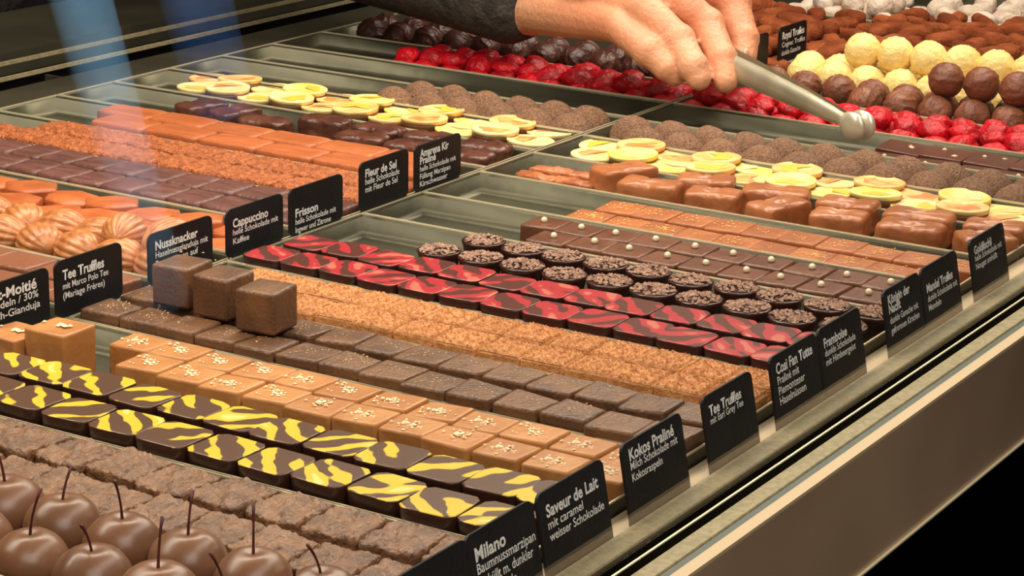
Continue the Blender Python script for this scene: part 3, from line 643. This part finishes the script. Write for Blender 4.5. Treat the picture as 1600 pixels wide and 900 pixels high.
def heap(protos, x0, x1, y0, y1, step, layers, look, grp, ref, zs=.024, sc=1.0):
    """rows counted away from the cream balls, places counted from the viewer's end"""
    for L in range(layers):
        x = x0+.02+L*step*.45; i = 0
        while x < x1-L*step*.25:
            y = y0+L*step*.4; j = 0
            while y < y1-L*step*.3:
                a = random.choice((.1, .5, 1.2, 1.6, 2.2, 2.8))
                spawn(random.choice(protos), (x+jr(.010), y+jr(.010), FL+zs*L+random.random()*.006), f'{look}, {("bottom", "middle", "top")[L if layers > 2 else L*2]} layer, {ORD[i]} row {ref}, {ORD[j]} place', 'chocolate', grp, rot=(jr(.22), jr(.22), a+jr(.3)), s=sc*(1+jr(.14)))
                y += step*random.uniform(.92, 1.08); j += 1
            x += step*.92; i += 1
heap(P_coc, 4.82, 5.34, 1.50, 2.14, .080, 3, 'front bay cocoa truffle', 'cocoa truffles in the front bay', 'from cream balls', .030, 1.28)
heap(P_sno, 5.41, 5.72, 1.62, 2.13, .076, 2, 'front bay sugar dusted truffle', 'sugar truffles in the front bay', 'from cocoa ones', .03, 1.1)
heap(P_coc, 4.65, 5.36, 2.21, 2.52, .080, 2, 'rear bay cocoa truffle', 'cocoa truffles in the rear bay', 'from dark balls', .028, 1.28)
heap(P_sno, 5.43, 5.70, 2.21, 2.45, .076, 2, 'rear bay sugar dusted truffle', 'sugar truffles in the rear bay', 'from cocoa ones', .03, 1.1)

# ------------------------------------------------------------------ rear bay
file_of(P_squ, 2.490, 2.222, .083, 5, 'plain brown square', 'left file behind the Tee Truffles card', 'chocolate', 'plain brown squares', ja=.08)
file_of(P_squ, 2.580, 2.240, .083, 4, 'plain brown square', 'right file beside the fan truffles', 'chocolate', 'plain brown squares', ja=.12)
file_of(P_fan, 2.680, 2.222, .079, 6, 'fan-ridged golden truffle', 'file beside the brown squares', 'chocolate', 'fan-ridged truffles', ja=.5)
file_of(P_fan, 2.762, 2.250, .079, 6, 'fan-ridged golden truffle', 'file beside the leaf-shaped pieces', 'chocolate', 'fan-ridged truffles', ja=.5)
spawn(P_fan[0], (2.722, 2.235, FL+.034), 'fan-ridged golden truffle lying on the others beside the Tee Truffles card', 'chocolate', None, rz=1.4)
spawn(P_fan[1], (2.722, 2.325, FL+.034), 'fan-ridged golden truffle lying on the others, behind the card gap', 'chocolate', None, rz=2.0, s=.92)
for x, w_, y0, L in ((2.862, 'file beside the fan truffles', 2.235, 0), (2.935, 'file beside the mauve squares', 2.265, 1)):
    for k in range(7):
        spawn(P_nus[k % 2], (x, y0+.089*k, FL+.006*(k % 2)+.003*L), f'flat orange brown leaf-shaped praline, {ORD[k]} from the card, {w_}', 'chocolate', 'leaf-shaped pralines', rot=(0, jr(.06), 1.45+jr(.18)))
file_of(P_cap, 3.035, 2.222, .0715, 12, 'mauve brown square', 'file beside the leaf-shaped pieces', 'chocolate', 'mauve brown squares', ja=.07, jx=.001)
file_of(P_cap, 3.122, 2.222, .0715, 12, 'mauve brown square', 'file beside the rough orange squares', 'chocolate', 'mauve brown squares', ja=.07, jx=.001)
file_of(P_fri, 3.215, 2.215, .0690, 13, 'rough orange brown square', 'file beside the mauve squares', 'chocolate', 'rough orange brown squares', ja=.08, jx=.001)
file_of(P_fri, 3.301, 2.215, .0690, 12, 'rough orange brown square', 'file beside the smooth bars', 'chocolate', 'rough orange brown squares', ja=.08, jx=.001)
file_of(P_fle, 3.398, 2.245, .1290, 6, 'smooth orange brown bar', 'file beside the rough squares', 'chocolate', 'smooth orange brown bars', ja=.02, jx=.001)
file_of(P_fle, 3.477, 2.300, .1290, 6, 'smooth orange brown bar', 'file beside the dark bows', 'chocolate', 'smooth orange brown bars', ja=.02, jx=.001)
BW = [(3.578, 2.245, FL, .1), (3.655, 2.255, FL, .15), (3.575, 2.362, FL, .1), (3.655, 2.375, FL, .3), (3.578, 2.478, FL, .2), (3.655, 2.490, FL, 0), (3.655, 2.615, FL, .1), (3.575, 2.70, FL, .1), (3.615, 2.885, FL, 1.3), (3.612, 2.80, FL, 1.35)]
for k, (x, y, z, r_) in enumerate(sorted(BW, key=lambda c: c[1])):
    spawn(P_bow[k % 4], (x, y, z), f'dark brown bow-shaped praline, {ORD[k]} from the card, {"on top of the others" if z > FL else "lying on the tray"}', 'chocolate', 'dark bows', rz=r_)
file_of(P_db, 4.492, 2.235, .0770, 12, 'dark ribbed truffle ball', 'file beside the red sweets', 'chocolate', 'dark ribbed truffles', ja=3)
file_of(P_db, 4.568, 2.250, .0770, 12, 'dark ribbed truffle ball', 'file farthest from the red sweets', 'chocolate', 'dark ribbed truffles', ja=3)

# ------------------------------------------------------------------ tongs
CP = V(0, 0, 1.0); 
tg = bpy.data.objects.new('serving_tongs', None); COL.objects.link(tg)
tag(tg, 'steel serving tongs held in the hand over the red sweets', 'tongs')
T0, T1, T2 = V(4.062, 1.702, .052), V(4.150, 1.975, .104), V(4.225, 2.20, .146)
tg.location = T0*U
def arm(off, pin, name):
    """one leaf: a shallow channel that narrows to a neck and ends in a rounded scalloped head"""
    d = (T2-T0).normalized(); side = V(0, 0, 1).cross(d).normalized(); up = d.cross(side)
    prof = [(.0, .013), (.03, .014), (.06, .017), (.12, .021), (.25, .025), (.40, .025), (.535, .022)]
    bm = bmesh.new(); rows = []
    tot = (T2-T0).length
    for s_, w_ in prof:
        c = T0+d*tot*(s_/.535)-T0
        t = s_/.535; c += off*(.45+1.0*t)
        row = []
        for a in (-1, -.8, -.4, 0, .4, .8, 1):
            zz = (-.010*(abs(a)**3))*(w_/.016)*pin
            row.append(c+up*(a*w_)+side*(zz))
        rows.append([bm.verts.new(v) for v in row])
    for a, b in zip(rows, rows[1:]):
        for k in range(6): bm.faces.new((a[k], a[k+1], b[k+1], b[k]))
    r = bmesh.ops.solidify(bm, geom=list(bm.faces), thickness=.0022)
    bmesh.ops.recalc_face_normals(bm, faces=list(bm.faces))
    a_ = finish(name, bm, 'tongs', tg); return a_
sd = V(0, 0, 1).cross((T2-T0).normalized()).normalized()
arm_a = arm(sd*.016, 1, 'arm'); arm_b = arm(sd*-.040, -1, 'arm')
def head(off, par):
    bm = bmesh.new(); bmesh.ops.create_uvsphere(bm, u_segments=24, v_segments=16, radius=1)
    d = (T2-T0).normalized(); up = d.cross(sd)
    for v in bm.verts:
        p = v.co.copy(); k = 1-.10*abs(math.sin(p.y*4.2))
        v.co = off-d*.012+d*(p.x*.031)+up*(p.y*.030*k)+sd*(p.z*.013)
    return finish('scalloped_head', bm, 'tongs', par)
head(sd*.010, arm_a); head(sd*-.018, arm_b)

# ------------------------------------------------------------------ people
def capsule_chain(bm, pts, rad, n=14):
    """tapered limb with rounded ends"""
    P = [Vector(p) for p in pts]; out_p, out_r = [], []
    for i in range(len(P)-1):
        seg = max(2, int((P[i+1]-P[i]).length/.03))
        for k in range(seg):
            t = k/seg; out_p.append(P[i].lerp(P[i+1], t)); out_r.append(rad[i]*(1-t)+rad[i+1]*t)
    out_p.append(P[-1]); out_r.append(rad[-1])
    d0 = (out_p[0]-out_p[1]).normalized(); d1 = (out_p[-1]-out_p[-2]).normalized()
    a = [(out_p[0]+d0*out_r[0]*s, out_r[0]*math.sqrt(max(.0, 1-s*s))) for s in (.98, .85, .6, .3)]
    b = [(out_p[-1]+d1*out_r[-1]*s, out_r[-1]*math.sqrt(max(.0, 1-s*s))) for s in (.3, .6, .85, .98)]
    pp = [x[0] for x in a]+out_p+[x[0] for x in b]; rr = [x[1] for x in a]+out_r+[x[1] for x in b]
    tube_bm(bm, pp, rr, n)
def add_ellipsoid(bm, c, r, rot=None):
    ret = bmesh.ops.create_uvsphere(bm, u_segments=24, v_segments=16, radius=1)
    for v in ret['verts']:
        p = Vector((v.co.x*r[0], v.co.y*r[1], v.co.z*r[2]))
        if rot: p = rot @ p
        v.co = p+Vector(c)
def remesh(bm, voxel, smooth_it, name='body'):
    """one continuous skin: union by voxel remesh, then smoothing; returns a bmesh in units"""
    bmesh.ops.recalc_face_normals(bm, faces=list(bm.faces))
    me = bpy.data.meshes.new('tmp'); bm.to_mesh(me); bm.free()
    o = bpy.data.objects.new('tmp', me); COL.objects.link(o)
    m = o.modifiers.new('r', 'REMESH'); m.mode = 'VOXEL'; m.voxel_size = voxel
    s = o.modifiers.new('s', 'SMOOTH'); s.factor = .5; s.iterations = smooth_it
    dg = bpy.context.evaluated_depsgraph_get(); me2 = bpy.data.meshes.new_from_object(o.evaluated_get(dg))
    b = bmesh.new(); b.from_mesh(me2); bpy.data.objects.remove(o); bpy.data.meshes.remove(me); bpy.data.meshes.remove(me2)
    return b
K = .93
def hp(x, y, z, f=1.0):           # hand joints: kept on a consistent depth, nearer the front bay
    v = V(x, y, z)-CP; return CP+v*K*f
finger = dict(
    index=([(4.600, 2.33, .204), (4.634, 2.235, .142), (4.590, 2.185, .079), (4.556, 2.165, .046)], [.038, .0355, .0315, .0265]),
    middle=([(4.500, 2.335, .186), (4.521, 2.24, .111), (4.468, 2.175, .056), (4.440, 2.150, .016)], [.037, .0345, .0305, .0255]),
    ring=([(4.442, 2.355, .150), (4.430, 2.26, .088), (4.397, 2.205, .046), (4.392, 2.188, .024)], [.036, .0335, .0295, .0250]),
    pinky=([(4.419, 2.40, .108), (4.390, 2.31, .068), (4.392, 2.265, .038), (4.402, 2.250, .022)], [.034, .0300, .0265, .0235]))
WR = V(4.275, 2.53, .150); EL = V(4.42, 3.12, .245)
hb = bmesh.new()
for n_, (p, r_) in finger.items():
    P = [hp(*q) for q in p]; capsule_chain(hb, P, r_, 16)
    add_ellipsoid(hb, P[1], (r_[1]*1.12,)*3); add_ellipsoid(hb, P[2], (r_[2]*1.08,)*3)
    capsule_chain(hb, [P[0], P[0].lerp(WR, .55), WR], [r_[0]*1.05, .047, .056], 14)
capsule_chain(hb, [hp(4.60, 2.58, .105), hp(4.66, 2.44, .10), hp(4.70, 2.32, .085), hp(4.665, 2.235, .055)], [.055, .042, .034, .028], 14)   # thumb, behind the fingers
add_ellipsoid(hb, hp(4.53, 2.47, .150), (.085, .125, .05), Matrix.Rotation(.35, 3, 'Y'))
capsule_chain(hb, [WR, WR.lerp(EL, .35)], [.060, .066], 16)
hand = remesh(hb, .0046, 5)
def figure(name, label, base, joints, clothes, extra_bm=None, hair_r=.30, face_dir=(0, -1, 0)):
    b = bmesh.new(); J = joints
    for pts, rad in J['limbs']: capsule_chain(b, pts, rad, 14)
    hc, fd = Vector(J['head']), Vector(face_dir).normalized(); sdv = fd.cross(V(0, 0, 1)).normalized()
    add_ellipsoid(b, hc, (.22, .26, .31)); add_ellipsoid(b, hc+fd*.25+V(0, 0, -.03), (.04, .05, .07)); 
    for s in (-1, 1): add_ellipsoid(b, hc+sdv*.22*s, (.04, .05, .08)); add_ellipsoid(b, hc+fd*.20+sdv*.09*s+V(0, 0, .03), (.035, .035, .03))
    add_ellipsoid(b, hc+fd*.22+V(0, 0, -.14), (.07, .04, .02))
    body = remesh(b, .034, 3)
    if extra_bm:
        tmp = bpy.data.meshes.new('t'); extra_bm.to_mesh(tmp); extra_bm.free(); body.from_mesh(tmp); bpy.data.meshes.remove(tmp)
    root = finish(name, body, 'skin')
    tag(root, label, 'person')
    for cn, parts, m in clothes:
        c = bmesh.new()
        for pts, rad in parts: capsule_chain(c, pts, rad, 16)
        finish(cn, remesh(c, .022, 4), m, root)
    h = bmesh.new(); add_ellipsoid(h, hc-fd*.05+V(0, 0, .07), (.25, .27, .29)); finish('hair', h, 'hair', root)
    return root
# staff member behind the case, reaching over the trays
SH = V(4.85, 4.12, 1.10); SL = V(3.75, 4.55, 1.25); HP_ = V(4.35, 4.50, .1)
staff = figure('person', 'person in dark grey jumper reaching over the trays, hand gripping the tongs', (0, 0, 0), dict(
    head=(4.25, 4.05, 2.15),
    limbs=[([V(4.3, 4.4, 1.35), V(4.27, 4.2, 1.85)], [.17, .16]), ([HP_, V(4.32, 4.45, .7), V(4.3, 4.4, 1.2)], [.36, .32, .36]),
           ([SH, V(4.80, 3.7, .62), EL, WR.lerp(EL, .4)], [.15, .13, .105, .075]), ([SL, V(3.6, 4.45, .5), V(3.7, 4.2, .0)], [.15, .11, .09]),
           ([HP_+V(-.22, 0, 0), V(4.1, 4.5, -1.3), V(4.1, 4.55, -2.5), V(4.1, 4.35, -2.62)], [.24, .18, .12, .08]), ([HP_+V(.22, 0, 0), V(4.6, 4.5, -1.3), V(4.6, 4.55, -2.5), V(4.6, 4.35, -2.62)], [.24, .18, .12, .08])]),
    [('jumper', [([HP_, V(4.32, 4.45, .7), V(4.3, 4.4, 1.2)], [.40, .37, .40]), ([V(4.3, 4.4, 1.2), SH, V(4.80, 3.7, .62), EL, WR.lerp(EL, .5), WR.lerp(EL, .10)], [.3, .21, .18, .155, .120, .098]), ([V(4.3, 4.4, 1.2), SL, V(3.6, 4.45, .5), V(3.7, 4.2, .1)], [.3, .2, .16, .13])], 'jumper'),
     ('trousers', [([HP_+V(-.2, 0, -.1), V(4.1, 4.5, -1.3), V(4.1, 4.55, -2.5)], [.30, .22, .17]), ([HP_+V(.2, 0, -.1), V(4.6, 4.5, -1.3), V(4.6, 4.55, -2.5)], [.30, .22, .17])], 'trousers')], extra_bm=hand)
nb = bmesh.new(); q = hp(*finger['index'][0][3])
add_ellipsoid(nb, q+V(-.016, -.012, .010), (.010, .006, .013)); finish('fingernail', nb, 'nail', staff)
# customer in the shop, seen mirrored in the front glass
HC = V(7.35, -4.3, .2)
figure('person', 'customer in blue jeans, seen only as a reflection in the glass', (0, 0, 0), dict(
    head=(7.3, -4.2, 2.2), limbs=[([HC, V(7.3, -4.3, 1.1), V(7.3, -4.25, 1.8)], [.38, .36, .16]), ([V(7.0, -4.3, 1.4), V(6.8, -4.3, .6), V(6.7, -4.2, .0)], [.15, .1, .07]), ([V(7.6, -4.3, 1.4), V(7.8, -4.3, .6), V(7.8, -4.2, .0)], [.15, .1, .07]),
      ([V(7.2, -4.3, 0), V(7.58, -4.3, -1.3), V(7.98, -4.3, -2.45), V(7.98, -4.05, -2.6)], [.1, .09, .06, .06]), ([V(7.75, -4.2, 0), V(8.15, -4.2, -1.3), V(8.4, -4.2, -2.45), V(8.4, -3.95, -2.6)], [.1, .09, .06, .06])]),
    [('coat', [([HC, V(7.3, -4.3, 1.3)], [.40, .42]), ([V(7.0, -4.3, 1.4), V(6.8, -4.3, .6), V(6.7, -4.2, .1)], [.2, .15, .12]), ([V(7.6, -4.3, 1.4), V(7.8, -4.3, .6), V(7.8, -4.2, .1)], [.2, .15, .12])], 'coat'),
     ('light_blue_trouser_leg', [([V(7.15, -4.3, -.1), V(7.58, -4.3, -1.3), V(7.85, -4.3, -2.05)], [.14, .125, .115])], 'denim'),
     ('shaded_trouser_leg', [([V(7.75, -4.2, -.1), V(8.14, -4.2, -1.2)], [.18, .15])], 'denim_shaded'),
     ('reflection_fade_boot', [([V(8.16, -4.2, -1.25), V(8.42, -4.2, -2.5), V(8.42, -3.95, -2.6)], [.15, .12, .09])], 'coat'),  # boots added in black so the mirrored legs fade out downwards
     ('reflection_fade_boot', [([V(7.88, -4.3, -2.1), V(8.0, -4.3, -2.5), V(8.0, -4.05, -2.6)], [.12, .12, .09])], 'coat')], face_dir=(-.6, 1, 0))

for o, ch in PROTOS:
    for c in ch: bpy.data.objects.remove(c)
    bpy.data.objects.remove(o)
